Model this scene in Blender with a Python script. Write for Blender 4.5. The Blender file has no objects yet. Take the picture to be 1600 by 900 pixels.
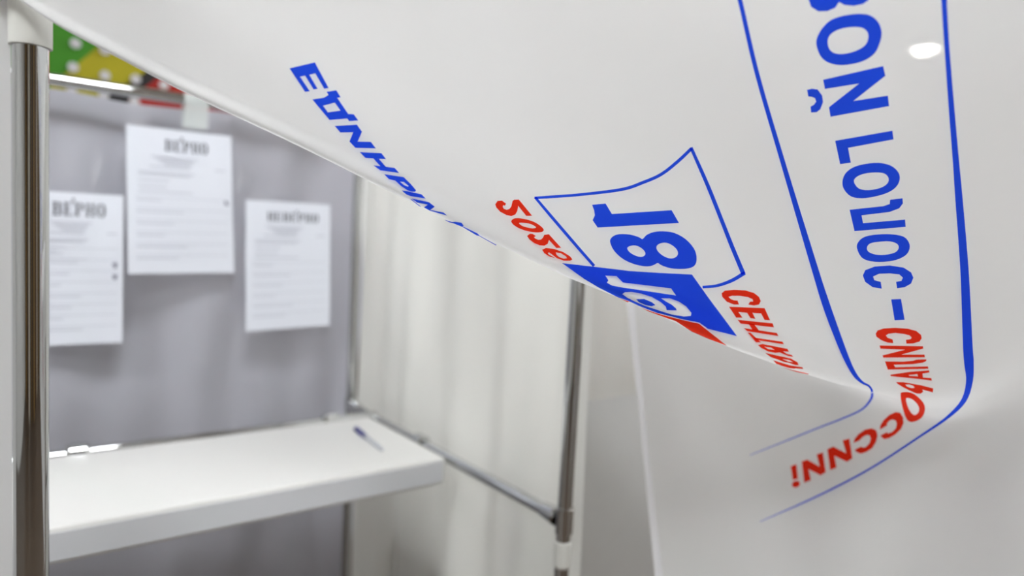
import bpy, bmesh, math, random
import numpy as np
from mathutils import Vector, Matrix, geometry
from mathutils.bvhtree import BVHTree
random.seed(4)
S = bpy.context.scene
C = S.collection

# ------------------------------------------------------------------ camera
F = 1067.0                                  # focal length in pixels of the 1600x900 frame (24 mm)
PITCH = math.radians(4.2)
CAM_H = 1.21
CAM = Vector((0, 0, CAM_H))
dist = F / math.tan(PITCH)
down_c = Vector((-0.05 * dist, dist, F)).normalized()       # world down, in camera axes (right, down, forward)
vp1 = Vector((2200 - 800, 443 - 450, F))
ex_c = (vp1 - down_c * vp1.dot(down_c)).normalized()        # booth X axis (along the back panel)
ey_c = down_c.cross(ex_c); ey_c.normalize()
if ey_c.z < 0: ey_c = -ey_c
up_c = -down_c
R = Matrix((ex_c, ey_c, up_c))              # camera axes -> world


def ray(px, py):
    return R @ Vector(((px - 800) / F, (py - 450) / F, 1.0))


def at(px, py, z):
    return CAM + ray(px, py) * z


def on_y(px, py, y):
    d = ray(px, py); return CAM + d * ((y - CAM.y) / d.y)


def on_x(px, py, x):
    d = ray(px, py); return CAM + d * ((x - CAM.x) / d.x)


def on_z(px, py, z):
    d = ray(px, py); return CAM + d * ((z - CAM.z) / d.z)


cam = bpy.data.cameras.new('camera')
cam.sensor_width = 36.0; cam.lens = 36.0 * F / 1600.0
cam.clip_start = 0.02
cam.dof.use_dof = True; cam.dof.focus_distance = 0.64; cam.dof.aperture_fstop = 2.4
camo = bpy.data.objects.new('camera', cam); C.objects.link(camo)
rx = R @ Vector((1, 0, 0)); ru = R @ Vector((0, -1, 0)); rb = R @ Vector((0, 0, -1))
M3 = Matrix((rx, ru, rb)).transposed()
camo.matrix_world = Matrix.Translation(CAM) @ M3.to_4x4()
S.camera = camo

# ------------------------------------------------------------------ world, exposure, lamp powers
S.view_settings.view_transform = 'Standard'
S.view_settings.look = 'None'
S.view_settings.gamma = 1.0
S.view_settings.use_curve_mapping = False
S.view_settings.exposure = 1.03
w = bpy.data.worlds.new('world'); S.world = w; w.use_nodes = True
w.node_tree.nodes['Background'].inputs[0].default_value = (0.9, 0.95, 1.0, 1)
w.node_tree.nodes['Background'].inputs[1].default_value = 0.3
LED = 15.5          # emission of the unseen square ceiling panels added for light
SPOT = 200.0         # emission of the round ceiling lamps

# ------------------------------------------------------------------ materials
MATS = {}


def srgb(r, g, b):
    f = lambda c: ((c / 255 + 0.055) / 1.055) ** 2.4 if c > 10 else c / 255 / 12.92
    return (f(r), f(g), f(b), 1)


def mat(name, col, rough=0.5, metal=0.0, trans=0.0, clear=0.0, emit=None, noise=0.0, nscale=8.0, bump=0.0, bscale=40.0, spec=0.5, film=0.0):
    if name in MATS: return MATS[name]
    m = bpy.data.materials.new(name); m.use_nodes = True
    nt = m.node_tree; nt.nodes.clear()
    out = nt.nodes.new('ShaderNodeOutputMaterial')
    if emit:
        e = nt.nodes.new('ShaderNodeEmission'); e.inputs[0].default_value = col; e.inputs[1].default_value = emit
        nt.links.new(e.outputs[0], out.inputs[0]); MATS[name] = m; return m
    p = nt.nodes.new('ShaderNodeBsdfPrincipled')
    p.inputs['Base Color'].default_value = col
    p.inputs['Roughness'].default_value = rough
    p.inputs['Metallic'].default_value = metal
    p.inputs['Specular IOR Level'].default_value = spec
    colsock = None
    tc = nt.nodes.new('ShaderNodeTexCoord')
    if noise:
        n = nt.nodes.new('ShaderNodeTexNoise'); n.inputs['Scale'].default_value = nscale; n.inputs['Detail'].default_value = 4
        nt.links.new(tc.outputs['Object'], n.inputs['Vector'])
        mx = nt.nodes.new('ShaderNodeMix'); mx.data_type = 'RGBA'
        mx.inputs[6].default_value = tuple(c * (1 - noise) for c in col[:3]) + (1,)
        mx.inputs[7].default_value = tuple(min(1, c * (1 + noise)) for c in col[:3]) + (1,)
        nt.links.new(n.outputs['Fac'], mx.inputs[0]); colsock = mx.outputs[2]
        nt.links.new(colsock, p.inputs['Base Color'])
    if bump:
        n2 = nt.nodes.new('ShaderNodeTexNoise'); n2.inputs['Scale'].default_value = bscale; n2.inputs['Detail'].default_value = 3
        nt.links.new(tc.outputs['Object'], n2.inputs['Vector'])
        b = nt.nodes.new('ShaderNodeBump'); b.inputs['Strength'].default_value = bump; b.inputs['Distance'].default_value = 0.003
        nt.links.new(n2.outputs['Fac'], b.inputs['Height']); nt.links.new(b.outputs[0], p.inputs['Normal'])
    sh = p.outputs[0]
    if trans:
        t = nt.nodes.new('ShaderNodeBsdfTranslucent'); t.inputs[0].default_value = col
        mix = nt.nodes.new('ShaderNodeMixShader'); mix.inputs[0].default_value = trans
        nt.links.new(sh, mix.inputs[1]); nt.links.new(t.outputs[0], mix.inputs[2]); sh = mix.outputs[0]
    if clear:
        t = nt.nodes.new('ShaderNodeBsdfTransparent')
        mix = nt.nodes.new('ShaderNodeMixShader'); mix.inputs[0].default_value = clear
        nt.links.new(sh, mix.inputs[1]); nt.links.new(t.outputs[0], mix.inputs[2]); sh = mix.outputs[0]
    if film:                       # a layer of printing ink: tints the light that leaves the sheet below it
        t = nt.nodes.new('ShaderNodeBsdfTransparent'); t.inputs[0].default_value = col
        mix = nt.nodes.new('ShaderNodeMixShader'); mix.inputs[0].default_value = film
        nt.links.new(sh, mix.inputs[1]); nt.links.new(t.outputs[0], mix.inputs[2]); sh = mix.outputs[0]
    nt.links.new(sh, out.inputs[0])
    MATS[name] = m
    return m


VINYL = mat('white_vinyl', srgb(241, 241, 241), 0.42, trans=0.42, clear=0.008, noise=0.015, nscale=3)
VINYL_SIDE = mat('side_vinyl', srgb(238, 238, 234), 0.28, trans=0.45, noise=0.02, nscale=4, bump=0.15, bscale=9)
VINYL_DIM = mat('dimmed_vinyl', srgb(197, 198, 208), 0.2, trans=0.38, noise=0.03, nscale=5, bump=0.6, bscale=9)  # white vinyl as well: its weak backlight is put into the grey base colour
HEM = mat('hem_vinyl', srgb(250, 250, 254), 0.4, trans=0.5)
BLUE = mat('blue_ink', srgb(46, 92, 250), 0.4, film=0.85)
RED = mat('red_ink', srgb(252, 62, 36), 0.4, film=0.85)
CHROME = mat('chrome', (0.62, 0.63, 0.63, 1), 0.05, metal=1.0, noise=0.02, nscale=20)
PLASTIC = mat('white_plastic', srgb(236, 236, 230), 0.4, noise=0.02)
DESK = mat('white_laminate', srgb(222, 221, 218), 0.35, noise=0.012, nscale=6)
EDGE = mat('edge_band', srgb(226, 228, 232), 0.4, noise=0.01)
PAPER = mat('paper', srgb(236, 239, 248), 0.7, noise=0.012, nscale=10, trans=0.1)
INK = mat('black_ink', srgb(84, 84, 96), 0.7)
GREYINK = mat('grey_ink', srgb(208, 210, 220), 0.7)
TAPE = mat('clear_tape', srgb(236, 242, 240), 0.3, trans=0.3, clear=0.35)
PENBLUE = mat('pen_blue', srgb(28, 28, 120), 0.35)
PENCLEAR = mat('pen_clear', srgb(225, 228, 236), 0.2, clear=0.25)

# ------------------------------------------------------------------ mesh helpers


def obj(name, bm, m, parent=None, smooth=False):
    me = bpy.data.meshes.new(name); bm.to_mesh(me); bm.free()
    me.materials.append(m)
    if smooth:
        for p in me.polygons: p.use_smooth = True
    o = bpy.data.objects.new(name, me); C.objects.link(o)
    if parent:
        o.parent = parent
        o.matrix_parent_inverse = Matrix.Translation(-parent.location)
    return o


def pydata(name, vs, fs, m, parent=None, smooth=False):
    bm = bmesh.new()
    bv = [bm.verts.new(v) for v in vs]
    for f in fs:
        try: bm.faces.new([bv[i] for i in f])
        except ValueError: pass
    return obj(name, bm, m, parent, smooth)


def thing(name, label, cat, loc=(0, 0, 0), group=None):
    o = bpy.data.objects.new(name, None); C.objects.link(o); o.location = loc
    return tag(o, label, cat, group)


def tag(o, label, cat, group=None):
    o['label'] = label; o['category'] = cat
    if group: o['group'] = group
    return o


def struct(o):
    o['kind'] = 'structure'; return o


def add_box(bm, lo, hi, bevel=0.0):
    lo = Vector(lo); hi = Vector(hi)
    r = bmesh.ops.create_cube(bm, size=1)
    for v in r['verts']:
        v.co = Vector(((lo + hi) / 2)) + Vector((v.co.x * (hi.x - lo.x), v.co.y * (hi.y - lo.y), v.co.z * (hi.z - lo.z)))
    if bevel:
        es = list({e for v in r['verts'] for e in v.link_edges})
        bmesh.ops.bevel(bm, geom=es, offset=bevel, segments=2, affect='EDGES', profile=0.5)


def box(name, lo, hi, m, parent=None, bevel=0.0):
    bm = bmesh.new(); add_box(bm, lo, hi, bevel); return obj(name, bm, m, parent)


def add_tube(bm, a, b, ra, rb=None, n=32, cap=True):
    a = Vector(a); b = Vector(b); rb = ra if rb is None else rb
    d = (b - a).normalized()
    s = d.orthogonal().normalized(); t = d.cross(s)
    A = []; B = []
    for i in range(n):
        k = 2 * math.pi * i / n; o = s * math.cos(k) + t * math.sin(k)
        A.append(bm.verts.new(a + o * ra)); B.append(bm.verts.new(b + o * rb))
    for i in range(n):
        f = bm.faces.new((A[i], A[(i + 1) % n], B[(i + 1) % n], B[i])); f.smooth = True
    if cap:
        bm.faces.new([bm.verts.new(v.co) for v in A[::-1]]); bm.faces.new([bm.verts.new(v.co) for v in B])   # own rim: keeps the side normals straight


def tube(name, a, b, r, m, parent=None, r2=None, n=32):
    bm = bmesh.new(); add_tube(bm, a, b, r, r2, n); return obj(name, bm, m, parent)


def add_lathe(bm, prof, a, d, n=28):
    """rings (t along d, radius) around the axis a + t d"""
    a = Vector(a); d = Vector(d).normalized(); s = d.orthogonal().normalized(); t = d.cross(s)
    prev = None
    for (h, r) in prof:
        ring = [bm.verts.new(a + d * h + (s * math.cos(2 * math.pi * i / n) + t * math.sin(2 * math.pi * i / n)) * r) for i in range(n)]
        if prev:
            for i in range(n):
                f = bm.faces.new((prev[i], prev[(i + 1) % n], ring[(i + 1) % n], ring[i])); f.smooth = True
        prev = [bm.verts.new(v.co) for v in ring]


def sheet(name, fn, nu, nv, m, parent=None):
    vs = []; fs = []
    for i in range(nu + 1):
        for j in range(nv + 1):
            vs.append(fn(i / nu, j / nv))
    for i in range(nu):
        for j in range(nv):
            a = i * (nv + 1) + j
            fs.append((a, a + 1, a + nv + 2, a + nv + 1))
    return pydata(name, vs, fs, m, parent, True)


# ------------------------------------------------------------------ key positions of the booth frame
RT = 0.0125                                  # 25 mm tube
pL = at(48.5, 450, 0.555)                    # near left post
pR = at(891, 650, 1.16)                      # right front post
XR, YR = pR.x, pR.y
pB = on_x(549, 600, XR)                      # back post: on the right panel's plane
YB = pB.y
desk_z = on_x(700, 715, XR).z                # side rail height
TOP = on_y(180, 139, YB).z
print('L', pL, 'R', pR, 'B', pB, 'rail', desk_z, 'top', TOP)
SLAB = 0.058
YK = on_z(400, 673, desk_z + 0.012).y       # back edge of the shelf: a hand short of the back panel
YRAIL = YK + 0.013

# ------------------------------------------------------------------ the room
X0, X1, Y0, Y1, CEIL = -3.2, 7.4, -3.4, YB + 1.15, 2.9
WALLM = mat('wall_paint', srgb(222, 222, 220), 0.8, noise=0.03)
WALLB = mat('brown_wall', srgb(74, 56, 42), 0.6, noise=0.1)
CEILM = mat('ceiling_paint', srgb(232, 230, 226), 0.9, noise=0.01)
FLOORM = mat('floor_laminate', srgb(88, 76, 66), 0.4, noise=0.12, nscale=5)
struct(box('floor', (X0, Y0, -0.1), (X1, Y1, 0), FLOORM))
struct(box('ceiling', (X0, Y0, CEIL), (X1, Y1, CEIL + 0.1), CEILM))
struct(box('wall_back', (X0, Y1, 0), (X1, Y1 + 0.1, CEIL), WALLM))
wf = struct(box('wall_front', (X0, Y0 - 0.1, 0), (X1, Y0, CEIL), WALLB))
tones = [srgb(52, 38, 28), srgb(150, 118, 66), srgb(30, 26, 24), srgb(96, 66, 40), srgb(196, 188, 172), srgb(40, 32, 28), srgb(120, 92, 50)]
x = X0; k = 0
while x < X1 - .05:                                                   # unseen boards in mixed tones, added as streaks for the chrome to reflect
    wd = min(.34 + .18 * ((k * 5) % 3), X1 - x)
    box('reflection_board', (x + .006, Y0, .0), (x + wd - .006, Y0 + .018, CEIL), mat('board_%d' % (k % 7), tones[k % 7], .5, noise=.12, nscale=6), wf)
    x += wd; k += 1
struct(box('added_trim_1', (X0, Y1 - .018, 0), (X1, Y1, .95), mat('added_dado', srgb(86, 68, 52), .5, noise=.12)))  # unseen dark band, added to darken and warm the sheet below the shelf
struct(box('wall_left', (X0 - 0.1, Y0, 0), (X0, Y1, CEIL), WALLM))
struct(box('wall_right', (X1, Y0, 0), (X1 + 0.1, Y1, CEIL), WALLM))
LEDM = mat('added_led_panel', (0.96, 0.985, 1.0, 1), emit=LED)
SPOTM = mat('lamp_glow', (1.0, 0.95, 0.86, 1), emit=SPOT)
METALW = mat('white_metal', srgb(235, 235, 235), 0.4)
places = [('farthest left of the booth', -1.4, 0.3), ('over the lifted edge of the curtain', 0.2, 0.45), ('above the next booth', 1.75, 2.25),
          ('right of the booth', 3.6, 0.9), ('nearest the right wall', 5.6, 0.9), ('near the brown wall', 2.8, -1.7), ('over the open floor before the booth', -0.7, -1.0)]
for k, (lab, x, y) in enumerate(places):  # unseen panels, added and placed to light the sheets
    t = thing('added_ceiling_light', 'unseen square light panel added on the ceiling ' + lab, 'ceiling light', (x, y, CEIL), 'added ceiling lights')
    bm = bmesh.new()
    for (a, b) in (((x - .32, y - .32), (x + .32, y - .29)), ((x - .32, y + .29), (x + .32, y + .32)), ((x - .32, y - .29), (x - .29, y + .29)), ((x + .29, y - .29), (x + .32, y + .29))):
        add_box(bm, (a[0], a[1], CEIL - .03), (b[0], b[1], CEIL))
    obj('frame', bm, METALW, t)
    box('diffuser', (x - .29, y - .29, CEIL - .022), (x + .29, y + .29, CEIL - .004), LEDM, t)
lp = on_z(1445, 78, CEIL - 0.03)
t = thing('round_ceiling_lamp', 'small round ceiling lamp glowing through the lifted vinyl curtain', 'ceiling lamp', (lp.x, lp.y, CEIL))
bm = bmesh.new(); add_lathe(bm, [(0, .13), (.03, .125), (.032, .11), (.02, .1)], (lp.x, lp.y, CEIL), (0, 0, -1)); obj('rim', bm, METALW, t)
bm = bmesh.new(); add_tube(bm, (lp.x, lp.y, CEIL - .02), (lp.x, lp.y, CEIL - .05), .095, .08); obj('bulb_cover', bm, SPOTM, t)

# ------------------------------------------------------------------ booth frame
frame = thing('booth_frame', 'chrome tube frame of the voting booth with posts and rails', 'frame', (XR, YR, 0))


def post(x, y, z0, z1):
    return tube('post', (x, y, z0), (x, y, z1), RT, CHROME, frame)


zs = at(50, 73, 0.544).z                     # chrome of the left post ends in a white joint here
post(pL.x, pL.y, 0.03, zs)
post(pL.x, pL.y, zs + 0.07, TOP + 0.015)
bm = bmesh.new(); add_lathe(bm, [(0, .0128), (0, .0146), (.09, .0150), (.13, .0150), (.132, .0128)], (pL.x, pL.y, zs - .001), (0, 0, 1)); obj('joint_sleeve', bm, PLASTIC, frame)
zc = at(882, 851, 1.16).z
post(XR, YR, zc - 0.004, TOP + 0.015)
post(XR, YR, 0.03, zc - 0.045)
bm = bmesh.new(); add_lathe(bm, [(0, .0128), (0, .0135), (.004, .0145), (.042, .0145), (.046, .0135), (.046, .0128)], (XR, YR, zc), (0, 0, -1)); obj('joint_sleeve', bm, PLASTIC, frame)
post(XR, YB, 0.03, TOP + 0.015)
xbl = on_y(-230, 450, YB).x                  # back left post, out of view
post(xbl, YB, 0.03, TOP + 0.015)
for (x, y) in ((pL.x, pL.y), (XR, YR), (XR, YB), (xbl, YB)):
    bm = bmesh.new(); add_lathe(bm, [(0, .0), (0, .02), (.02, .02), (.05, .0145), (.05, .0125)], (x, y, 0), (0, 0, 1)); obj('foot', bm, PLASTIC, frame)
tube('rail', (xbl, YB, TOP), (XR, YB, TOP), RT, CHROME, frame)                       # back top rail
tube('rail', (XR, YB, TOP), (XR, YR, TOP), RT, CHROME, frame)                        # side top rail
tube('rail', (pL.x, pL.y, TOP), (XR, YR, TOP), RT, CHROME, frame)                    # front top rail
tube('rail', (pL.x, pL.y, TOP), (xbl, YB, TOP), RT, CHROME, frame)
rz = desk_z - 0.0
tube('rail', (XR, YB, rz), (XR, YR, rz), RT * 0.9, CHROME, frame)                    # side desk rail
tube('rail', (xbl, YRAIL, rz + .008), (XR, YRAIL, rz + .008), RT * 0.9, CHROME, frame)   # back desk rail


def cone_joint(x, y, z, dx, dy):
    """tee fitting: a sleeve on the post and a tapering socket that takes the rail"""
    bm = bmesh.new()
    add_lathe(bm, [(-.022, RT), (-.022, .0155), (.022, .0155), (.022, RT)], (x, y, z), (0, 0, 1))
    add_lathe(bm, [(.012, .017), (.02, .0175), (.055, .0135), (.058, .0112)], (x, y, z), (dx, dy, 0))
    return obj('tee_joint', bm, CHROME, frame)


cone_joint(XR, YR, rz, 0, 1)
cone_joint(XR, YB, rz, 0, -1)
cone_joint(XR, YB, TOP, -1, 0)
cone_joint(XR, YR, TOP, 0, 1)

# desk board
cr = on_z(688, 716, rz + .012)               # near right corner
YD = cr.y
zt = rz + 0.012
XD = XR - 0.022
xdl = xbl + 0.03
desk = thing('desk_board', 'white laminate writing shelf fixed between the booth rails', 'shelf', ((xdl + XD) / 2, (YD + YK) / 2, zt - SLAB))
box('top_board', (xdl, YD, zt - SLAB), (XD, YK, zt), DESK, desk, bevel=0.007)
box('edge_band', (xdl + .007, YD - .0012, zt - SLAB + .007), (XD - .007, YD + .001, zt - .007), EDGE, desk)

# rail clips that carry the board
for (px, py, ax) in ((121, 706, 'x'), (516, 656, 'x'), (657, 687, 'y')):
    if ax == 'x':
        q = on_y(px, py, YRAIL); c = (q.x, YRAIL, rz + .009); d = (1, 0, 0)
    else:
        q = on_x(px, py, XR); c = (XR, q.y, rz); d = (0, 1, 0)
    bm = bmesh.new()
    add_lathe(bm, [(-.02, RT * .9), (-.02, .0165), (-.014, .0195), (.014, .0195), (.02, .0165), (.02, RT * .9)], c, d)
    add_tube(bm, (c[0], c[1], c[2] - .018), (c[0], c[1], c[2] + .019), .006, .005, n=14)
    obj('rail_clip', bm, CHROME, frame)

# ------------------------------------------------------------------ vinyl panels
zb_top = on_y(180, 150, YB + .04).z


def back_fn(u, v):
    x = xbl + .01 + (XR + .03 - xbl) * u
    sag = 0.012 * math.sin(math.pi * ((x - xbl) / (XR - xbl)) * 3.0) ** 2
    top = zb_top - sag * .6
    z = top + (0.02 - top) * v
    k = x - xbl
    y = YB + .024 + .024 * math.sin(10 * k + 6.5 * z) * math.sin(6 * z - 5 * k + 1.3) + .010 * math.sin(19 * k - 9 * z + 2) * (0.3 + 0.7 * math.sin(4 * k + 2 * z) ** 2) + .005 * math.sin(13 * z + 30 * k) * math.sin(7 * z - 9 * k) + .004 * math.sin(44 * k - 4 * z)
    return (x, y + .028, z)


tag(sheet('privacy_curtain', back_fn, 90, 70, VINYL_DIM), 'translucent vinyl sheet with shade in its grey colour across the back of the booth behind the ballots', 'curtain')


def side_fn(u, v):
    y = YR + .02 + (YB - .01 - YR) * u
    z = TOP - .02 + (0.02 - TOP + .02) * v
    k = y - YR
    x = XR + .046 + .014 * math.sin(11 * k + .9 * z + .6) + .011 * math.sin(27 * k - 1.6 * z + 1) * (0.4 + .8 * v) + .005 * math.sin(61 * k + 3 * z) * (.25 + 1.2 * v) * math.sin(5 * k + 1) ** 2
    return (x, y, z)


tag(sheet('privacy_curtain', side_fn, 90, 50, VINYL_SIDE), 'white vinyl side sheet with soft vertical folds between the chrome posts', 'curtain')


def nb_fn(u, v):
    x = XR + .10 + 1.6 * u
    z = TOP - .02 + (0.02 - TOP + .02) * v
    return (x, YB + .03 + .012 * math.sin(14 * x + z) + .006 * math.sin(37 * x - 2 * z), z)


tag(sheet('privacy_curtain', nb_fn, 60, 40, VINYL_SIDE), 'pale vinyl sheet of the next booth seen right of the chrome post', 'curtain')

# near left panel: runs from the near left post out of the frame
def left_fn(u, v):
    a = Vector((pL.x, pL.y)) ; tgt = at(-420, 450, 0.50)
    b = Vector((tgt.x, tgt.y))
    dirv = (b - a).normalized(); nrm = Vector((-dirv.y, dirv.x))
    p = a + dirv * (.0135 + u * .5) + nrm * (.004 * math.sin(12 * u + 2 * v) * min(1, u * 6))
    return (p.x, p.y, TOP + .0 + (0.02 - TOP) * v)


lp_panel = tag(sheet('privacy_curtain', left_fn, 40, 40, VINYL), 'white vinyl sheet left of the near chrome post', 'curtain')

# ------------------------------------------------------------------ the lifted curtain
# columns: name -> pixel x, pixel y, distance along the camera axis for the rows
# T (free lower edge held up out of frame), F1, F2 (front), S (lip), B1 (turned behind), then the hanging part
HEMX = 977


def col(T, Sx, lower=None, bulge=0.0):
    T = np.array(T, float); s = np.array(Sx, float)
    rows = [T]
    for f in (0.30, 0.58, 0.80, 0.93):
        p = T + (s - T) * f
        p[2] += bulge * math.sin(math.pi * f)
        rows.append(p)
    rows.append(s)
    return rows, lower


cols = [
    col((-260, -330, .49), (-170, -130, .50)),
    col((-120, -330, .48), (-40, -50, .51)),
    col((0, -330, .47), (79, 33, .522)),
    col((110, -330, .46), (190, 93, .542)),
    col((220, -330, .45), (300, 150, .565)),
    col((370, -330, .44), (470, 230, .585)),
    col((520, -330, .43), (643, 316, .61)),
    col((650, -330, .42), (785, 385, .64)),
    col((770, -330, .415), (897, 437, .665)),
    col((835, -330, .41), (HEMX, 469, .68), [(980, 445, .84), (987, 452, 1.05), (1006, 640, 1.10), (1022, 790, 1.09), (1050, 1030, 1.08)]),
    col((890, -330, .405), (1040, 497, .69), [(1036, 470, .84), (1040, 478, 1.02), (1060, 690, 1.06), (1078, 840, 1.05), (1100, 1030, 1.04)]),
    col((970, -330, .40), (1134, 540, .705), [(1130, 515, .83), (1132, 525, .985), (1140, 700, 1.02), (1145, 840, 1.01), (1150, 1030, 1.0)]),
    col((1060, -330, .395), (1264, 585, .725), [(1262, 568, .82), (1260, 585, .93), (1250, 720, .96), (1240, 840, .95), (1230, 1030, .94)]),
    col((1140, -330, .39), (1348, 606, .735), [(1352, 606, .80), (1350, 628, .86), (1335, 730, .90), (1315, 840, .89), (1300, 1030, .88)]),
    col((1300, -330, .385), (1450, 616, .72), [(1455, 640, .765), (1450, 668, .80), (1435, 740, .83), (1415, 840, .83), (1395, 1030, .82)]),
    col((1440, -330, .38), (1518, 598, .69), [(1523, 630, .72), (1520, 665, .745), (1512, 740, .77), (1500, 840, .77), (1480, 1030, .76)]),
    col((1580, -330, .375), (1600, 550, .65), [(1606, 595, .668), (1606, 645, .685), (1602, 735, .70), (1595, 840, .70), (1580, 1030, .70)]),
    col((1740, -330, .37), (1720, 490, .61), [(1728, 550, .62), (1730, 615, .63), (1728, 730, .64), (1722, 850, .64), (1712, 1030, .64)]),
    col((1900, -330, .36), (1860, 430, .57), [(1866, 510, .575), (1868, 590, .58), (1866, 720, .585), (1860, 850, .585), (1852, 1030, .585)]),
]
railA = Vector((pL.x, pL.y, TOP)); railB = Vector((XR, YR, TOP))


def cat(P, t):
    """centripetal-free Catmull-Rom through rows of P (n x 3) at t in [0, n-1]"""
    n = len(P); i = int(min(max(math.floor(t), 0), n - 2)); f = t - i
    p1, p2 = P[i], P[i + 1]
    p0 = P[i - 1] if i > 0 else 2 * p1 - p2
    p3 = P[i + 2] if i + 2 < n else 2 * p2 - p1
    return 0.5 * (2 * p1 + (p2 - p0) * f + (2 * p0 - 5 * p1 + 4 * p2 - p3) * f * f + (3 * p1 - p0 - 3 * p2 + p3) * f ** 3)


ROWS = 6
front3d = []; low3d = []; hem_i = None
for ci, (rows, lower) in enumerate(cols):
    front3d.append([np.array(at(*r)) for r in rows])
    if lower is not None:
        if hem_i is None: hem_i = ci
        low3d.append([np.array(at(*r)) for r in lower])
    else:
        s = rows[-1]
        b1 = np.array(at(s[0] - 6, s[1] - 30, s[2] + .07))
        fr = min(max((ci - 1.0) / 9.0, -0.12), 1.0)
        rr = np.array(railA + (railB - railA) * fr)
        rr = rr + np.array((0, 0, -0.012))
        b2 = b1 + (rr - b1) * .3
        b3 = b1 + (rr - b1) * .6
        b4 = b1 + (rr - b1) * .82
        low3d.append([b1, b2, b3, b4, rr])
nc = len(cols)
FULL = np.array([front3d[c] + low3d[c] for c in range(nc)])       # nc x 11 x 3
NR = FULL.shape[1]
SUBC, SUBR = 9, 12


def surf(ci, rj, lo, hi):
    """point at column ci, row rj, interpolating between columns lo..hi only"""
    m = int(math.floor(rj)); ks = range(max(0, m - 1), min(NR, m + 3))
    cache = {}
    P = np.zeros((NR, 3))
    for k in ks:
        if k <= ROWS - 1: P[k] = cat(FULL[:, k], ci)
        else: P[k] = cat(FULL[lo:hi + 1, k], ci - lo)
    # local rows
    i = min(m, NR - 2); f = rj - i
    p1, p2 = P[i], P[i + 1]
    p0 = P[i - 1] if i > 0 else 2 * p1 - p2
    p3 = P[i + 2] if i + 2 < NR else 2 * p2 - p1
    return 0.5 * (2 * p1 + (p2 - p0) * f + (2 * p0 - 5 * p1 + 4 * p2 - p3) * f * f + (3 * p1 - p0 - 3 * p2 + p3) * f ** 3)


vs = []; fs = []
for (lo, hi) in ((0, hem_i - 1), (hem_i - 1, hem_i), (hem_i, nc - 1)):
    # the strip between the last rail column and the hem column ends behind the lip: there the cut side of the sheet begins
    rmax = NR - 1 if (hi - lo) > 1 else ROWS - 1 + 0.35
    ncol = (hi - lo) * SUBC; nrow = int(round(rmax * SUBR))
    base = len(vs)
    for a in range(ncol + 1):
        for b in range(nrow + 1):
            c = lo + a / SUBC; r = rmax * b / nrow
            if hi - lo == 1 and r > ROWS - 1:
                q = surf(lo, r, 0, hem_i - 1) * (1 - (c - lo)) + surf(hi, r, hem_i, nc - 1) * (c - lo)
                vs.append(q)
            else:
                vs.append(surf(c, r, lo, hi))
    for a in range(ncol):
        for b in range(nrow):
            i = base + a * (nrow + 1) + b
            fs.append((i, i + 1, i + nrow + 2, i + nrow + 1))
curtain = thing('vinyl_curtain', 'large white printed vinyl curtain lifted and billowing in front of the booth', 'curtain', tuple(railA))
bm = bmesh.new()
bv = [bm.verts.new(v) for v in vs]
for f in fs: bm.faces.new([bv[i] for i in f])
bmesh.ops.remove_doubles(bm, verts=bm.verts, dist=0.0003)
bmesh.ops.recalc_face_normals(bm, faces=bm.faces)
bvh = BVHTree.FromBMesh(bm)
sheet_o = obj('sheet', bm, VINYL, curtain, True)

# folded hem along the hanging side edge
bm = bmesh.new()
N = 90; rowA = []
for k in range(N + 1):
    r = ROWS - 1 + 1.0 + (NR - 1 - ROWS) * k / N
    a = Vector(surf(hem_i, r, hem_i, nc - 1)); b = Vector(surf(hem_i + 0.27, r, hem_i, nc - 1))
    vdir = (CAM - a).normalized() * .0012
    w_ = (b - a).normalized() * .0145
    rowA.append([bm.verts.new(a + w_ * (.12 - f * 1.12) + vdir * (.8 + 1.3 * math.sin(math.pi * f))) for f in (0, .1, .3, .5, .7, .9, 1.0)])
for k in range(N):
    for j in range(6):
        bm.faces.new((rowA[k][j], rowA[k][j + 1], rowA[k + 1][j + 1], rowA[k + 1][j]))
bmesh.ops.recalc_face_normals(bm, faces=bm.faces)
obj('hem', bm, HEM, curtain, True)

# ------------------------------------------------------------------ print on the curtain
def drop(px, py, lift=.0014, zmax=9.0):
    """pixel of a print mark -> point on the curtain it is printed on"""
    for k in range(0, 14):
        d = ray(px + 0.25 * k, py - k).normalized()
        h = bvh.ray_cast(CAM, d)
        if h[0] is not None:
            d0 = ray(px, py); z = (h[0] - CAM).dot(R @ Vector((0, 0, 1)))
            if z > zmax: continue          # past the lip: the mark belongs to the front of the fold
            p = CAM + d0 * z
            n = h[1] if h[1].dot(d) < 0 else -h[1]
            return p + n * .0005 - d0 * lift
    return None


def smooth_loop(P, n=4):
    P = [np.array(p, float) for p in P]; out = []; m = len(P)
    for i in range(m):
        p0, p1, p2, p3 = P[i - 1], P[i], P[(i + 1) % m], P[(i + 2) % m]
        for k in range(n):
            f = k / n
            out.append(tuple(0.5 * (2 * p1 + (p2 - p0) * f + (2 * p0 - 5 * p1 + 4 * p2 - p3) * f * f + (3 * p1 - p0 - 3 * p2 + p3) * f ** 3)))
    return out


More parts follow.
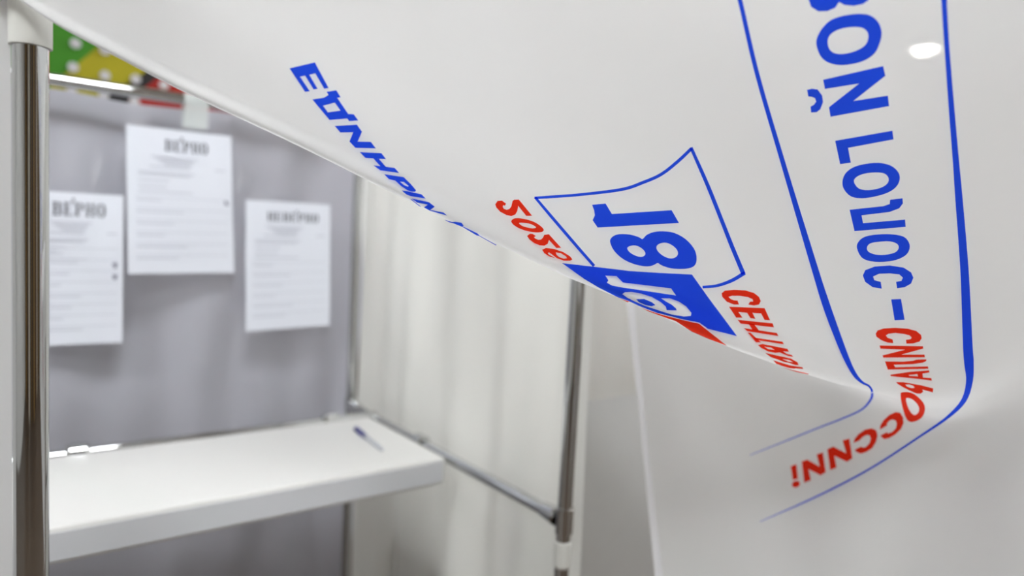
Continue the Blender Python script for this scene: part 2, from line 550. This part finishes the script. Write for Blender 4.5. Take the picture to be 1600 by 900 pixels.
def decal(name, polys, m, parent, step=7.0, label=None, placer=lambda x, y: drop(x, y, .0014, .79)):
    """polys: list of (loops in pixels); every loop list = outline followed by its holes"""
    bm = bmesh.new()
    for loops in polys:
        vecs = [[Vector((x, y, 0)) for (x, y) in l] for l in loops]
        tris = geometry.tessellate_polygon(vecs)
        flat = [p for l in vecs for p in l]
        bv = [bm.verts.new(p) for p in flat]
        for t in tris:
            try: bm.faces.new([bv[i] for i in t])
            except ValueError: pass
    xs = [v.co.x for v in bm.verts]; ys = [v.co.y for v in bm.verts]
    if step:
        for (a0, a1, ax) in ((min(xs), max(xs), 0), (min(ys), max(ys), 1)):
            g = math.floor(a0 / step) * step + step
            while g < a1:
                co = [0, 0, 0]; no = [0, 0, 0]; co[ax] = g; no[ax] = 1
                bmesh.ops.bisect_plane(bm, geom=bm.verts[:] + bm.edges[:] + bm.faces[:], plane_co=co, plane_no=no, dist=1e-4)
                g += step
    dead = []
    for v in bm.verts:
        p = placer(v.co.x, v.co.y)
        if p is None: dead.append(v)
        else: v.co = p
    if dead: bmesh.ops.delete(bm, geom=dead, context='VERTS')
    torn = [f for f in bm.faces if max(e.calc_length() for e in f.edges) > .035]
    if torn: bmesh.ops.delete(bm, geom=torn, context='FACES')
    o = obj(name, bm, m, parent)
    if label: o['label'] = label
    return o


def tr(ox, oy, sc):
    def f(pts, smooth=0):
        P = [(ox + x / sc, oy + y / sc) for (x, y) in pts]
        return smooth_loop(P, smooth) if smooth else P
    return f


def strip(name, pts, m, parent, label=None):
    """tapered line: (x, y, width) in pixels, spline-smoothed, each station dropped on the curtain"""
    P = np.array(pts, float); bm = bmesh.new(); prev = None
    n = (len(P) - 1) * 10
    st = [cat(P, k * (len(P) - 1) / n) for k in range(n + 1)]
    for k in range(n + 1):
        d = (st[min(k + 1, n)] - st[max(k - 1, 0)])[:2]; d = d / (np.linalg.norm(d) + 1e-9)
        nn = np.array((-d[1], d[0])) * max(st[k][2], .5) / 2
        q = [drop(st[k][0] + nn[0] * s, st[k][1] + nn[1] * s) for s in (-1, 0, 1)]
        if any(a is None for a in q): prev = None; continue
        row = [bm.verts.new(a) for a in q]
        if prev and (prev[1].co - row[1].co).length < .04:
            bm.faces.new((prev[0], prev[1], row[1], row[0])); bm.faces.new((prev[1], prev[2], row[2], row[1]))
        prev = row
    o = obj(name, bm, m, parent)
    if label: o['label'] = label
    return o


# blue headline word
A = tr(440, 85, 4.5); B = tr(430, 80, 2.8132); Cz = tr(600, 250, 6.0)
decal('printed_word', [
    [A([(57, 97), (235, 55), (332, 236), (300, 240), (238, 132), (196, 142), (254, 240), (226, 245), (166, 148), (130, 155), (200, 258), (166, 262)])],
    [A([(318, 262), (385, 250), (416, 300), (392, 304), (470, 418), (508, 420), (540, 464), (476, 468), (462, 450), (338, 460), (217, 316), (300, 303), (330, 284)]),
     A([(292, 360), (375, 338), (415, 394), (326, 406)])],
    [A([(374, 502), (530, 493), (566, 542), (535, 612), (628, 614), (664, 660), (520, 656), (478, 612), (504, 546), (414, 548)])],
    [A([(550, 686), (702, 693), (735, 735), (590, 728)])], [A([(645, 730), (685, 733), (735, 792), (695, 786)])],
    [B([(432, 502), (525, 512), (545, 535), (462, 524)])],
    [Cz([(0, 133), (185, 160), (250, 225), (300, 285), (290, 298), (260, 298), (220, 285), (160, 245), (105, 195), (45, 180)]),
     Cz([(148, 203), (185, 206), (232, 245), (222, 250), (190, 238)])],
    [Cz([(165, 285), (215, 292), (350, 322), (390, 362), (250, 338), (210, 322)])],
    [Cz([(257, 358), (420, 395), (475, 437), (435, 465), (555, 490), (594, 520), (430, 470), (375, 440), (410, 418), (310, 395)])],
    [Cz([(243, 360), (265, 368), (352, 435), (335, 430)])],
], BLUE, curtain, label='blue mirrored Cyrillic headline word curving over the lip')
decal('printed_word', [
    [Cz([(568, 555), (640, 577), (670, 575), (725, 585), (748, 612), (740, 617), (880, 685), (900, 708), (870, 702), (740, 625), (660, 592), (610, 578)])],
    [Cz([(890, 700), (1057, 792), (1050, 796), (890, 706)])],
], BLUE, curtain, label='blue sliver of a second word on the lip')

# red year
D = tr(750, 200, 4.092)
decal('printed_number', [
    [D([(97, 487), (112, 465), (140, 463), (166, 482), (160, 495), (148, 493), (145, 503), (152, 515), (170, 522), (188, 516), (200, 500), (208, 465), (218, 457), (248, 456), (333, 560), (296, 561), (244, 497), (238, 530), (225, 552), (200, 562), (168, 555), (130, 535), (105, 508)])],
    [D([(200, 600), (212, 580), (245, 575), (300, 584), (355, 604), (398, 635), (406, 655), (385, 665), (340, 665), (280, 652), (230, 630)], 4),
     D([(250, 606), (280, 605), (320, 612), (350, 626), (357, 636), (335, 640), (300, 634), (265, 622)], 4)],
    [D([(300, 690), (318, 675), (335, 676), (357, 690), (345, 697), (352, 706), (372, 714), (390, 712), (402, 700), (410, 682), (440, 678), (518, 765), (488, 767), (440, 715), (432, 740), (410, 752), (380, 750), (345, 735), (315, 712)])],
    [D([(396, 778), (420, 767), (470, 772), (530, 792), (575, 820), (590, 840), (575, 848), (535, 848), (490, 832), (455, 805), (440, 795), (432, 800), (440, 810), (470, 825), (478, 832), (440, 820), (410, 800)]),
     D([(484, 795), (515, 800), (548, 820), (555, 832), (535, 835), (505, 825), (488, 810)])],
], RED, curtain, label='red mirrored year 2026')

# calendar leaf outline and digits
strip('calendar_outline', [(835, 309, 4), (860, 307.3, 4.2), (906, 303.8, 4.4), (971, 295.7, 4.8), (1004, 285, 5), (1033, 272, 5), (1059, 251.8, 5.2), (1080.5, 231.5, 5)], BLUE, curtain)
strip('calendar_outline', [(1079.5, 230, 5), (1105.5, 289.3, 6), (1128.6, 347, 6.2), (1144, 386, 6.5), (1161.5, 428, 6.8)], BLUE, curtain)
strip('calendar_outline', [(1163.5, 426, 6), (1143, 438, 5.4), (1120, 446, 4.6), (1097.5, 448.3, 4)], BLUE, curtain)
strip('calendar_outline', [(836, 308, 4), (860, 336.5, 4.6), (893, 375, 4.8), (928, 415.5, 4.6)], BLUE, curtain)
E = tr(860, 220, 3.4618)
decal('printed_number', [
    [E([(225, 345), (298, 338), (332, 395), (655, 374), (695, 443), (255, 468), (228, 428), (240, 402), (236, 375)])],
    [E([(322, 545), (335, 518), (370, 504), (430, 506), (478, 520), (498, 530), (520, 508), (560, 492), (610, 488), (670, 497), (730, 530), (775, 580), (790, 625), (785, 665), (760, 685), (710, 692), (650, 688), (600, 672), (580, 660), (555, 672), (520, 678), (460, 668), (395, 640), (345, 595)], 3),
     E([(415, 580), (430, 568), (460, 565), (490, 578), (510, 598), (512, 615), (495, 626), (465, 622), (430, 603)], 3),
     E([(573, 572), (590, 555), (625, 550), (660, 565), (685, 590), (688, 615), (670, 632), (640, 634), (605, 618), (580, 595)], 3)],
], BLUE, curtain, label='large blue mirrored number 18')
G = tr(870, 380, 5.0)
nine_out = G([(512, 395), (530, 382), (580, 380), (660, 395), (740, 420), (810, 460), (850, 495), (857, 522), (935, 525), (930, 510), (895, 480), (850, 455), (812, 430), (880, 430), (950, 455), (1010, 495), (1050, 545), (1045, 568), (990, 572), (900, 556), (800, 524), (690, 486), (600, 447), (540, 416)])
decal('calendar_leaf', [
    [G([(40, 155), (300, 185), (560, 215), (800, 230), (1055, 243), (1170, 405), (1290, 568), (1405, 725), (1180, 668), (1112, 620), (1000, 597), (850, 558), (780, 540), (700, 510), (640, 485), (560, 447), (480, 420), (330, 345), (210, 275)]),
     G([(378, 253), (465, 258), (515, 308), (892, 352), (930, 408), (520, 348), (430, 330), (390, 308), (402, 290)]), nine_out],
    [G([(620, 435), (680, 435), (740, 460), (770, 482), (740, 490), (690, 480), (640, 458)])],
], BLUE, curtain, label='blue calendar leaf with number 19 left white')
decal('calendar_leaf', [
    [G([(660, 500), (760, 536), (850, 563), (1000, 603), (1108, 627), (1330, 798), (1180, 742), (1060, 690), (930, 605), (850, 578), (720, 530)])],
    [G([(495, 428), (570, 452), (555, 457)])],
], RED, curtain, label='red calendar leaf showing as a sliver', placer=lambda x, y: drop(x, y, .006, .79))

# red month word
H = tr(1080, 420, 4.5)
decal('printed_word', [
    [H([(335, 250), (300, 250), (250, 230), (217, 195), (213, 170), (235, 152), (300, 146), (380, 150), (440, 168), (475, 195), (488, 225), (475, 250), (440, 256), (400, 250), (412, 230), (435, 228), (430, 212), (400, 198), (340, 188), (285, 188), (262, 195), (275, 210), (300, 220), (325, 222)])],
    [H([(265, 265), (515, 275), (553, 360), (515, 358), (490, 312), (430, 308), (450, 350), (415, 345), (392, 308), (330, 302), (360, 342), (315, 342)])],
    [H([(325, 357), (572, 382), (580, 410), (345, 384)])], [H([(398, 380), (440, 388), (477, 435), (430, 430)])], [H([(368, 416), (600, 450), (612, 472), (392, 438)])],
    [H([(395, 447), (415, 449), (490, 517), (455, 517)])], [H([(435, 482), (640, 512), (650, 530), (455, 500)])],
    [H([(468, 535), (500, 528), (675, 562), (685, 582), (645, 580), (670, 597), (705, 605), (715, 618), (680, 612), (620, 587), (590, 590), (540, 580), (490, 555)]),
     H([(512, 546), (560, 553), (585, 570), (540, 564)])],
    [H([(520, 590), (700, 630), (745, 655), (755, 675), (730, 675), (690, 660), (650, 652), (620, 640), (560, 620)]), H([(640, 632), (690, 640), (715, 655), (680, 650)])],
    [H([(575, 640), (680, 672), (740, 690), (730, 700), (690, 695), (640, 680), (600, 665)])],
    [H([(690, 676), (780, 690), (788, 702), (740, 698)])], [H([(640, 690), (700, 705), (828, 735), (820, 739), (740, 722)])],
], RED, curtain, label='red mirrored Cyrillic month word')

# slogan
I_ = tr(1140, 0, 3.461); J = tr(1240, 240, 3.0); K = tr(1340, 490, 5.6286); L_ = tr(1220, 600, 5.0)
decal('printed_word', [
    [I_([(428, 0), (440, 35), (480, 60), (530, 58), (570, 40), (592, 10), (620, 25), (670, 30), (720, 20), (750, 0), (760, -60), (740, -110), (420, -60)])],
    [I_([(468, 235), (478, 190), (505, 145), (550, 105), (620, 82), (700, 73), (760, 82), (805, 120), (822, 175), (812, 230), (785, 285), (730, 325), (660, 345), (590, 350), (530, 335), (490, 300)], 3),
     I_([(530, 220), (545, 185), (590, 158), (650, 145), (710, 147), (742, 168), (750, 200), (735, 240), (690, 270), (630, 288), (575, 288), (540, 265)], 3)],
    [I_([(505, 430), (830, 355), (842, 408), (668, 545), (855, 515), (862, 572), (545, 630), (537, 578), (700, 450), (515, 480)])],
    [I_([(418, 485), (445, 478), (475, 482), (500, 515), (505, 550), (490, 590), (470, 605), (440, 607), (437, 575), (455, 565), (468, 548), (462, 530), (445, 522), (425, 520)])],
], BLUE, curtain, label='large blue mirrored Cyrillic slogan word at the top')
decal('printed_word', [
    [I_([(570, 760), (880, 705), (886, 752), (640, 798), (655, 878), (597, 886)])],
    [J([(228, 135), (240, 95), (275, 65), (330, 48), (400, 42), (455, 55), (490, 85), (497, 120), (480, 155), (440, 182), (380, 200), (320, 208), (270, 200), (238, 170)], 3),
     J([(282, 130), (295, 108), (330, 93), (380, 87), (425, 92), (445, 115), (438, 140), (405, 160), (350, 170), (305, 162)], 3)],
    [J([(262, 262), (420, 245), (450, 235), (452, 215), (510, 208), (512, 232), (495, 255), (450, 272), (318, 288), (325, 325), (522, 308), (525, 342), (285, 362)])],
    [J([(296, 440), (305, 410), (335, 388), (390, 378), (460, 377), (515, 388), (540, 415), (543, 445), (525, 475), (480, 497), (420, 506), (360, 503), (318, 485)], 3),
     J([(343, 440), (358, 420), (400, 412), (450, 410), (485, 422), (492, 442), (475, 462), (430, 473), (385, 472), (352, 460)], 3)],
    [J([(413, 632), (370, 625), (335, 600), (324, 570), (335, 545), (380, 528), (450, 523), (515, 533), (550, 555), (561, 580), (550, 608), (520, 625), (485, 630), (480, 600), (505, 595), (512, 580), (495, 565), (450, 560), (400, 562), (372, 575), (378, 592), (408, 600)])],
    [J([(457, 682), (503, 680), (520, 778), (473, 780)])],
], BLUE, curtain, label='blue mirrored Cyrillic slogan word ending in a dash')
decal('printed_word', [
    [K([(312, 258), (260, 252), (205, 230), (165, 200), (158, 175), (175, 145), (230, 128), (330, 122), (440, 130), (515, 150), (558, 185), (563, 215), (545, 243), (490, 260), (428, 262), (425, 228), (465, 222), (475, 208), (455, 188), (400, 175), (330, 168), (270, 175), (248, 190), (262, 210), (308, 225)])],
    [K([(192, 278), (575, 285), (577, 305), (385, 358), (588, 358), (592, 382), (225, 385), (218, 365), (415, 315), (200, 306)])],
    [K([(240, 418), (400, 420), (490, 412), (515, 402), (605, 400), (603, 415), (570, 430), (480, 442), (318, 448), (330, 470), (618, 462), (622, 483), (265, 490)])],
    [K([(287, 535), (460, 510), (628, 497), (632, 515), (570, 525), (575, 560), (648, 565), (653, 588), (560, 575), (290, 548)]), K([(450, 538), (525, 530), (530, 550), (455, 546)])],
], RED, curtain, label='red mirrored Cyrillic slogan word squeezed above the bend')
decal('printed_word', [
    [K([(337, 600), (400, 600), (560, 628), (665, 655), (662, 690), (570, 665), (575, 685), (555, 700), (520, 700), (460, 675), (400, 645), (350, 615)]), K([(418, 622), (455, 620), (490, 632), (500, 650), (470, 652), (435, 640)])],
    [L_([(935, 75), (950, 62), (990, 60), (1040, 75), (1090, 115), (1120, 155), (1127, 200), (1110, 250), (1075, 280), (1030, 295), (995, 285), (970, 240), (945, 150)], 3),
     L_([(978, 115), (990, 105), (1025, 115), (1060, 145), (1080, 180), (1080, 210), (1060, 235), (1040, 238), (1015, 215), (990, 165)], 3)],
    [L_([(775, 355), (780, 320), (805, 280), (850, 240), (900, 217), (935, 225), (957, 260), (960, 305), (940, 350), (900, 390), (850, 420), (810, 430), (785, 410), (782, 400), (830, 375), (840, 385), (870, 375), (900, 345), (908, 310), (900, 285), (875, 275), (850, 285), (830, 308), (832, 322)])],
    [L_([(570, 460), (580, 425), (610, 390), (660, 355), (710, 345), (745, 360), (757, 400), (745, 450), (715, 500), (670, 530), (625, 543), (590, 530), (580, 512), (630, 487), (640, 495), (665, 492), (695, 460), (705, 425), (695, 400), (670, 397), (640, 415), (615, 440)])],
    [L_([(365, 510), (410, 488), (512, 540), (485, 440), (537, 425), (560, 580), (518, 608), (420, 560), (437, 652), (388, 672)])],
    [L_([(165, 605), (208, 590), (305, 645), (282, 550), (330, 533), (352, 688), (312, 713), (218, 665), (235, 750), (185, 772)])],
    [L_([(78, 640), (122, 626), (135, 740), (95, 750)])],
    [L_([(119 + 28 * math.cos(a * math.pi / 8) + 3 * math.cos(a * math.pi / 8), 782 + 26 * math.sin(a * math.pi / 8) - 4 * math.cos(a * math.pi / 8)) for a in range(16)])],
], RED, curtain, label='red mirrored Cyrillic last slogan word on the hanging part', placer=drop)
strip('frame_line', [(1131, -90, 7), (1143, -45, 7), (1156, 0, 7), (1183, 116, 7), (1224, 257, 7.5), (1273, 420, 10.5), (1292, 480, 12), (1313, 537, 10.5), (1325, 566, 8.5), (1336, 586, 6.5), (1347, 597, 4), (1358, 603, 3), (1363, 613, 3.4), (1360, 625, 3.4), (1346, 640, 2.6), (1316, 654, 2.2), (1280, 668, 1.9), (1225, 690, 1.4), (1172, 711, .7)], BLUE, curtain, 'blue inner frame line of the slogan')
strip('frame_line', [(1471, -90, 9), (1475, 0, 8.5), (1479.5, 75, 8), (1487, 173, 9), (1494, 257, 10), (1498, 307, 11.5), (1507, 423, 13), (1512, 537, 15), (1514, 566, 15), (1514.5, 596, 10.5), (1505, 626, 8), (1480, 652, 5), (1440, 680, 3.4), (1360, 732, 2.8), (1280, 774, 2.3), (1188, 815, .7)], BLUE, curtain, 'blue outer frame line of the slogan')

# ------------------------------------------------------------------ ballot papers on the back panel
def bil(q):
    def f(s, t):
        a = Vector(q[0]).lerp(Vector(q[1]), s); b = Vector(q[3]).lerp(Vector(q[2]), s)
        return a.lerp(b, t)
    return f


SER = {
    'В': [(.0, 0, .72, .07), (.0, .93, .74, 1), (.12, .47, .68, .54), (.12, 0, .36, 1), (.66, .06, .9, .47), (.7, .53, .95, .94)],
    'Е': [(.0, 0, .9, .07), (.0, .93, .92, 1), (.12, .47, .62, .54), (.12, 0, .36, 1), (.82, .0, .9, .24), (.84, .74, .92, 1), (.58, .36, .64, .65)],
    'Р': [(.0, 0, .74, .07), (.0, .93, .5, 1), (.12, .5, .7, .57), (.12, 0, .36, 1), (.68, .06, .93, .51)],
    'Н': [(.0, 0, .42, .07), (.58, 0, 1, .07), (.0, .93, .42, 1), (.58, .93, 1, 1), (.1, 0, .32, 1), (.68, 0, .9, 1), (.3, .46, .7, .54)],
    'О': [(.05, .2, .3, .8), (.7, .2, .95, .8), (.25, 0, .75, .07), (.25, .93, .75, 1), (.12, .07, .35, .22), (.65, .07, .88, .22), (.12, .78, .35, .93), (.65, .78, .88, .93)],
}


def ballot(name, quad, word, word_box, lines, marks, label):
    YP = YB - .006
    q3 = [on_y(x, y, YP) for (x, y) in quad]
    o = thing(name, label, 'paper', tuple((q3[2] + q3[3]) / 2), 'ballots on the back panel')
    f = bil(q3)
    bm = bmesh.new(); rows = []
    n = 10
    def pt(s, t, off=0.0):
        p = f(s, t); return Vector((p.x, p.y - .004 * math.sin(math.pi * s) * math.sin(math.pi * t) - off, p.z))
    for off in (0, -.0005):
        g = [[bm.verts.new(pt(i / n, j / n, off)) for j in range(n + 1)] for i in range(n + 1)]
        for i in range(n):
            for j in range(n):
                bm.faces.new((g[i][j], g[i + 1][j], g[i + 1][j + 1], g[i][j + 1]))
    obj('sheet', bm, PAPER, o, True)

    def rects(nm, rs, m):
        bm = bmesh.new()
        for (s0, t0, s1, t1) in rs:
            k = max(1, int((s1 - s0) / .1))
            for a in range(k):
                sa = s0 + (s1 - s0) * a / k; sb = s0 + (s1 - s0) * (a + 1) / k
                bm.faces.new([bm.verts.new(pt(*c, .0012)) for c in ((sa, t0), (sb, t0), (sb, t1), (sa, t1))])
        return obj(nm, bm, m, o)
    s0, t0, s1, t1 = word_box
    cw = (s1 - s0) / len(word); rs = []
    for i, ch in enumerate(word):
        for (a, b, c, d) in SER[ch]:
            x = s0 + cw * i
            rs.append((x + a * cw * .86, t0 + b * (t1 - t0), x + c * cw * .86, t0 + d * (t1 - t0)))
    k = word.index('Р') - .15
    hh = t1 - t0
    rs.append((s0 + cw * k - .006, t0 - hh * .34, s0 + cw * k + .012, t0 - hh * .04))
    rects('heading', rs, INK)
    rects('text_lines', lines, GREYINK)['kind'] = 'stuff'
    if marks: rects('tick_mark', marks, mat('pencil_ink', srgb(120, 120, 140), .7))
    return o


def textlines(rule0, rules, dense):
    r = []
    for i, (a, b, t) in enumerate(dense): r.append((a, t, b, t + .008))
    for k in range(rules):
        t = rule0 + (0.95 - rule0) * k / rules
        r.append((.07, t, .94, t + .0035)); r.append((.08, t + .02, .3 + .3 * ((k * 37 % 10) / 10), t + .027))
    return r


dn = [(.22, .66, .19), (.26, .62, .207), (.3, .6, .224), (.34, .58, .241), (.2, .58, .26), (.82, .93, .255), (.1, .62, .30), (.1, .58, .315), (.1, .38, .355), (.1, .36, .395), (.1, .6, .43)]
ballot('ballot_paper', [(197, 194), (361, 213), (366, 426), (200, 428)], 'ВЕРНО', (.345, .075, .77, .15), textlines(.47, 6, dn), [(.915, .475, .945, .498), (.925, .49, .955, .505)], 'white ballot sample hung highest on the back panel, in the middle')
ballot('ballot_paper', [(42, 296.5), (193, 306), (191, 535), (42, 541.5)], 'ВЕРНО', (.25, .065, .82, .15), textlines(.36, 8, dn), [(.885, .455, .935, .475), (.90, .468, .925, .49), (.885, .535, .935, .555), (.895, .548, .93, .565)], 'white ballot sample half hidden behind the near chrome post')
ballot('ballot_paper', [(384, 312), (516, 320), (515, 508), (384, 518)], 'НЕВЕРНО', (.24, .085, .86, .15), textlines(.47, 6, dn), None, 'white ballot sample on the right of the back panel, headed by the longest word')

# tape over the top rail
q = on_y(305, 165, YB); tw = .025
tape = thing('tape_strip', 'clear tape strip looped over the back rail above the middle ballot', 'tape', (q.x, YB - .016, TOP - .05))
tape_z = on_y(305, 201, YB).z
bm = bmesh.new(); prof = [(YB - .015, tape_z), (YB - .0165, TOP - .01), (YB - .0145, TOP + .008), (YB - .006, TOP + .0145), (YB + .006, TOP + .0145), (YB + .0145, TOP + .008), (YB + .016, TOP - .01), (YB + .015, tape_z)]
L0 = [bm.verts.new((q.x - tw, y, z)) for (y, z) in prof]; L1 = [bm.verts.new((q.x + tw, y, z)) for (y, z) in prof]
for i in range(len(prof) - 1): bm.faces.new((L0[i], L1[i], L1[i + 1], L0[i + 1]))
obj('strip', bm, TAPE, tape, True)

# ------------------------------------------------------------------ pen on the shelf
a = on_z(556, 670, zt + .005); b = on_z(597, 702, zt + .005)
d = (b - a).normalized(); Ln = (b - a).length
pen = thing('ballpoint_pen', 'blue capped clear ballpoint pen lying on the white shelf', 'pen', tuple((a + b) / 2 - Vector((0, 0, .005))))
tube('cap', a, a + d * Ln * .38, .0052, PENBLUE, pen, n=16)
tube('barrel', a + d * Ln * .38, a + d * Ln * .93, .0038, PENCLEAR, pen, n=16)
tube('ink_refill', a + d * Ln * .36, a + d * Ln * .9, .0014, PENBLUE, pen, n=10)
tube('end_plug', a + d * Ln * .93, b, .0040, PENCLEAR, pen, n=16)
box_c = a + d * Ln * .2
bm = bmesh.new(); add_tube(bm, a + d * .004 + Vector((0, 0, .0058)), a + d * Ln * .34 + Vector((0, 0, .0058)), .0013, n=8); obj('clip', bm, PENBLUE, pen)

# ------------------------------------------------------------------ colourful dotted panel on the wall
YW = Y1 - .02
banner = thing('dotted_banner', 'green, yellow, black and red banner with white polka dots behind the booth', 'banner', tuple(on_y(180, 130, YW)))


def wallpoly(name, pts, m, off):
    vs = [on_y(x, y, YW - off) for (x, y) in pts]
    n = len(vs); vs2 = [v + Vector((0, .012, 0)) for v in vs]
    return pydata(name, vs + vs2, [tuple(range(n)), tuple(range(2 * n - 1, n - 1, -1))] + [(i, (i + 1) % n, (i + 1) % n + n, i + n) for i in range(n)], m, banner)


wallpoly('green_field', [(-60, -140), (260, -140), (152, 74), (86, 128), (60, 150), (30, 240), (-60, 240)], mat('green_cloth', srgb(62, 140, 18), 0.7, noise=.05), 0)
wallpoly('yellow_field', [(260, -140), (420, -140), (226, 113), (205, 128), (170, 147), (150, 220), (30, 240), (60, 150), (86, 128), (152, 74)], mat('yellow_cloth', srgb(176, 166, 8), 0.7, noise=.05), 0)
wallpoly('black_field', [(420, -140), (520, -140), (245, 122), (232, 133), (204, 150), (185, 220), (150, 220), (170, 147), (205, 128), (226, 113)], mat('black_cloth', srgb(30, 28, 30), 0.7, noise=.05), 0)
wallpoly('red_field', [(520, -140), (620, -140), (620, 260), (185, 220), (204, 150), (232, 133), (245, 122)], mat('red_cloth', srgb(168, 26, 14), 0.7, noise=.05), 0)
for (px, py) in ((118, 68), (114, 105), (164, 118), (164, 78), (212, 124), (256, 133), (112, 139), (162, 148), (210, 158), (214, 84), (168, 34), (118, 28), (210, 40)):
    c = on_y(px, py, YW - .004); r = .0165
    bm = bmesh.new(); add_tube(bm, c, c + Vector((0, -.004, 0)), r, n=20); obj('white_dot', bm, mat('white_cloth', srgb(214, 212, 214), .7), banner)

# ------------------------------------------------------------------ grey shape beyond the right post, built as a chair
cx_, cy_ = XR + .36, YR + .24
top_ch = on_y(955, 621, cy_).z
ch = thing('chair', 'grey shape built as a chair with rounded backrest beyond the right post', 'chair', (cx_, cy_, 0))
GREYF = mat('grey_fabric', srgb(228, 229, 228), .8, noise=.05)
CHM = mat('grey_metal', srgb(110, 112, 115), .4, metal=.6)
bm = bmesh.new(); pts = []
for k in range(33):
    an = math.pi * k / 32; pts.append((math.copysign(abs(math.cos(an)) ** .45, math.cos(an)) * .23, .20 * abs(math.sin(an)) ** .6))
pts += [(-.27, -(top_ch - .20 - .36)), (.27, -(top_ch - .20 - .36))]
fr = [bm.verts.new((cx_ + x, cy_, top_ch - .20 + z)) for (x, z) in pts]; bk = [bm.verts.new((cx_ + x, cy_ + .008, top_ch - .20 + z - .009)) for (x, z) in pts]
bm.faces.new(fr); bm.faces.new(bk[::-1])
for i in range(len(pts)): bm.faces.new((fr[i], bk[i], bk[(i + 1) % len(pts)], fr[(i + 1) % len(pts)]))
bmesh.ops.recalc_face_normals(bm, faces=bm.faces)
obj('backrest', bm, GREYF, ch)
box('seat', (cx_ - .23, cy_ + .03, .42), (cx_ + .23, cy_ + .48, .48), GREYF, ch, .015)
for (sx, sy) in ((-.2, .03), (.2, .03), (-.2, .45), (.2, .45)):
    tube('leg', (cx_ + sx, cy_ + sy, 0), (cx_ + sx, cy_ + sy, .43), .012, CHM, ch, n=12)
for sx in (-.14, .14):
    tube('back_support', (cx_ + sx, cy_ + .045, .45), (cx_ + sx, cy_ + .035, top_ch - .38), .011, CHM, ch, n=12)
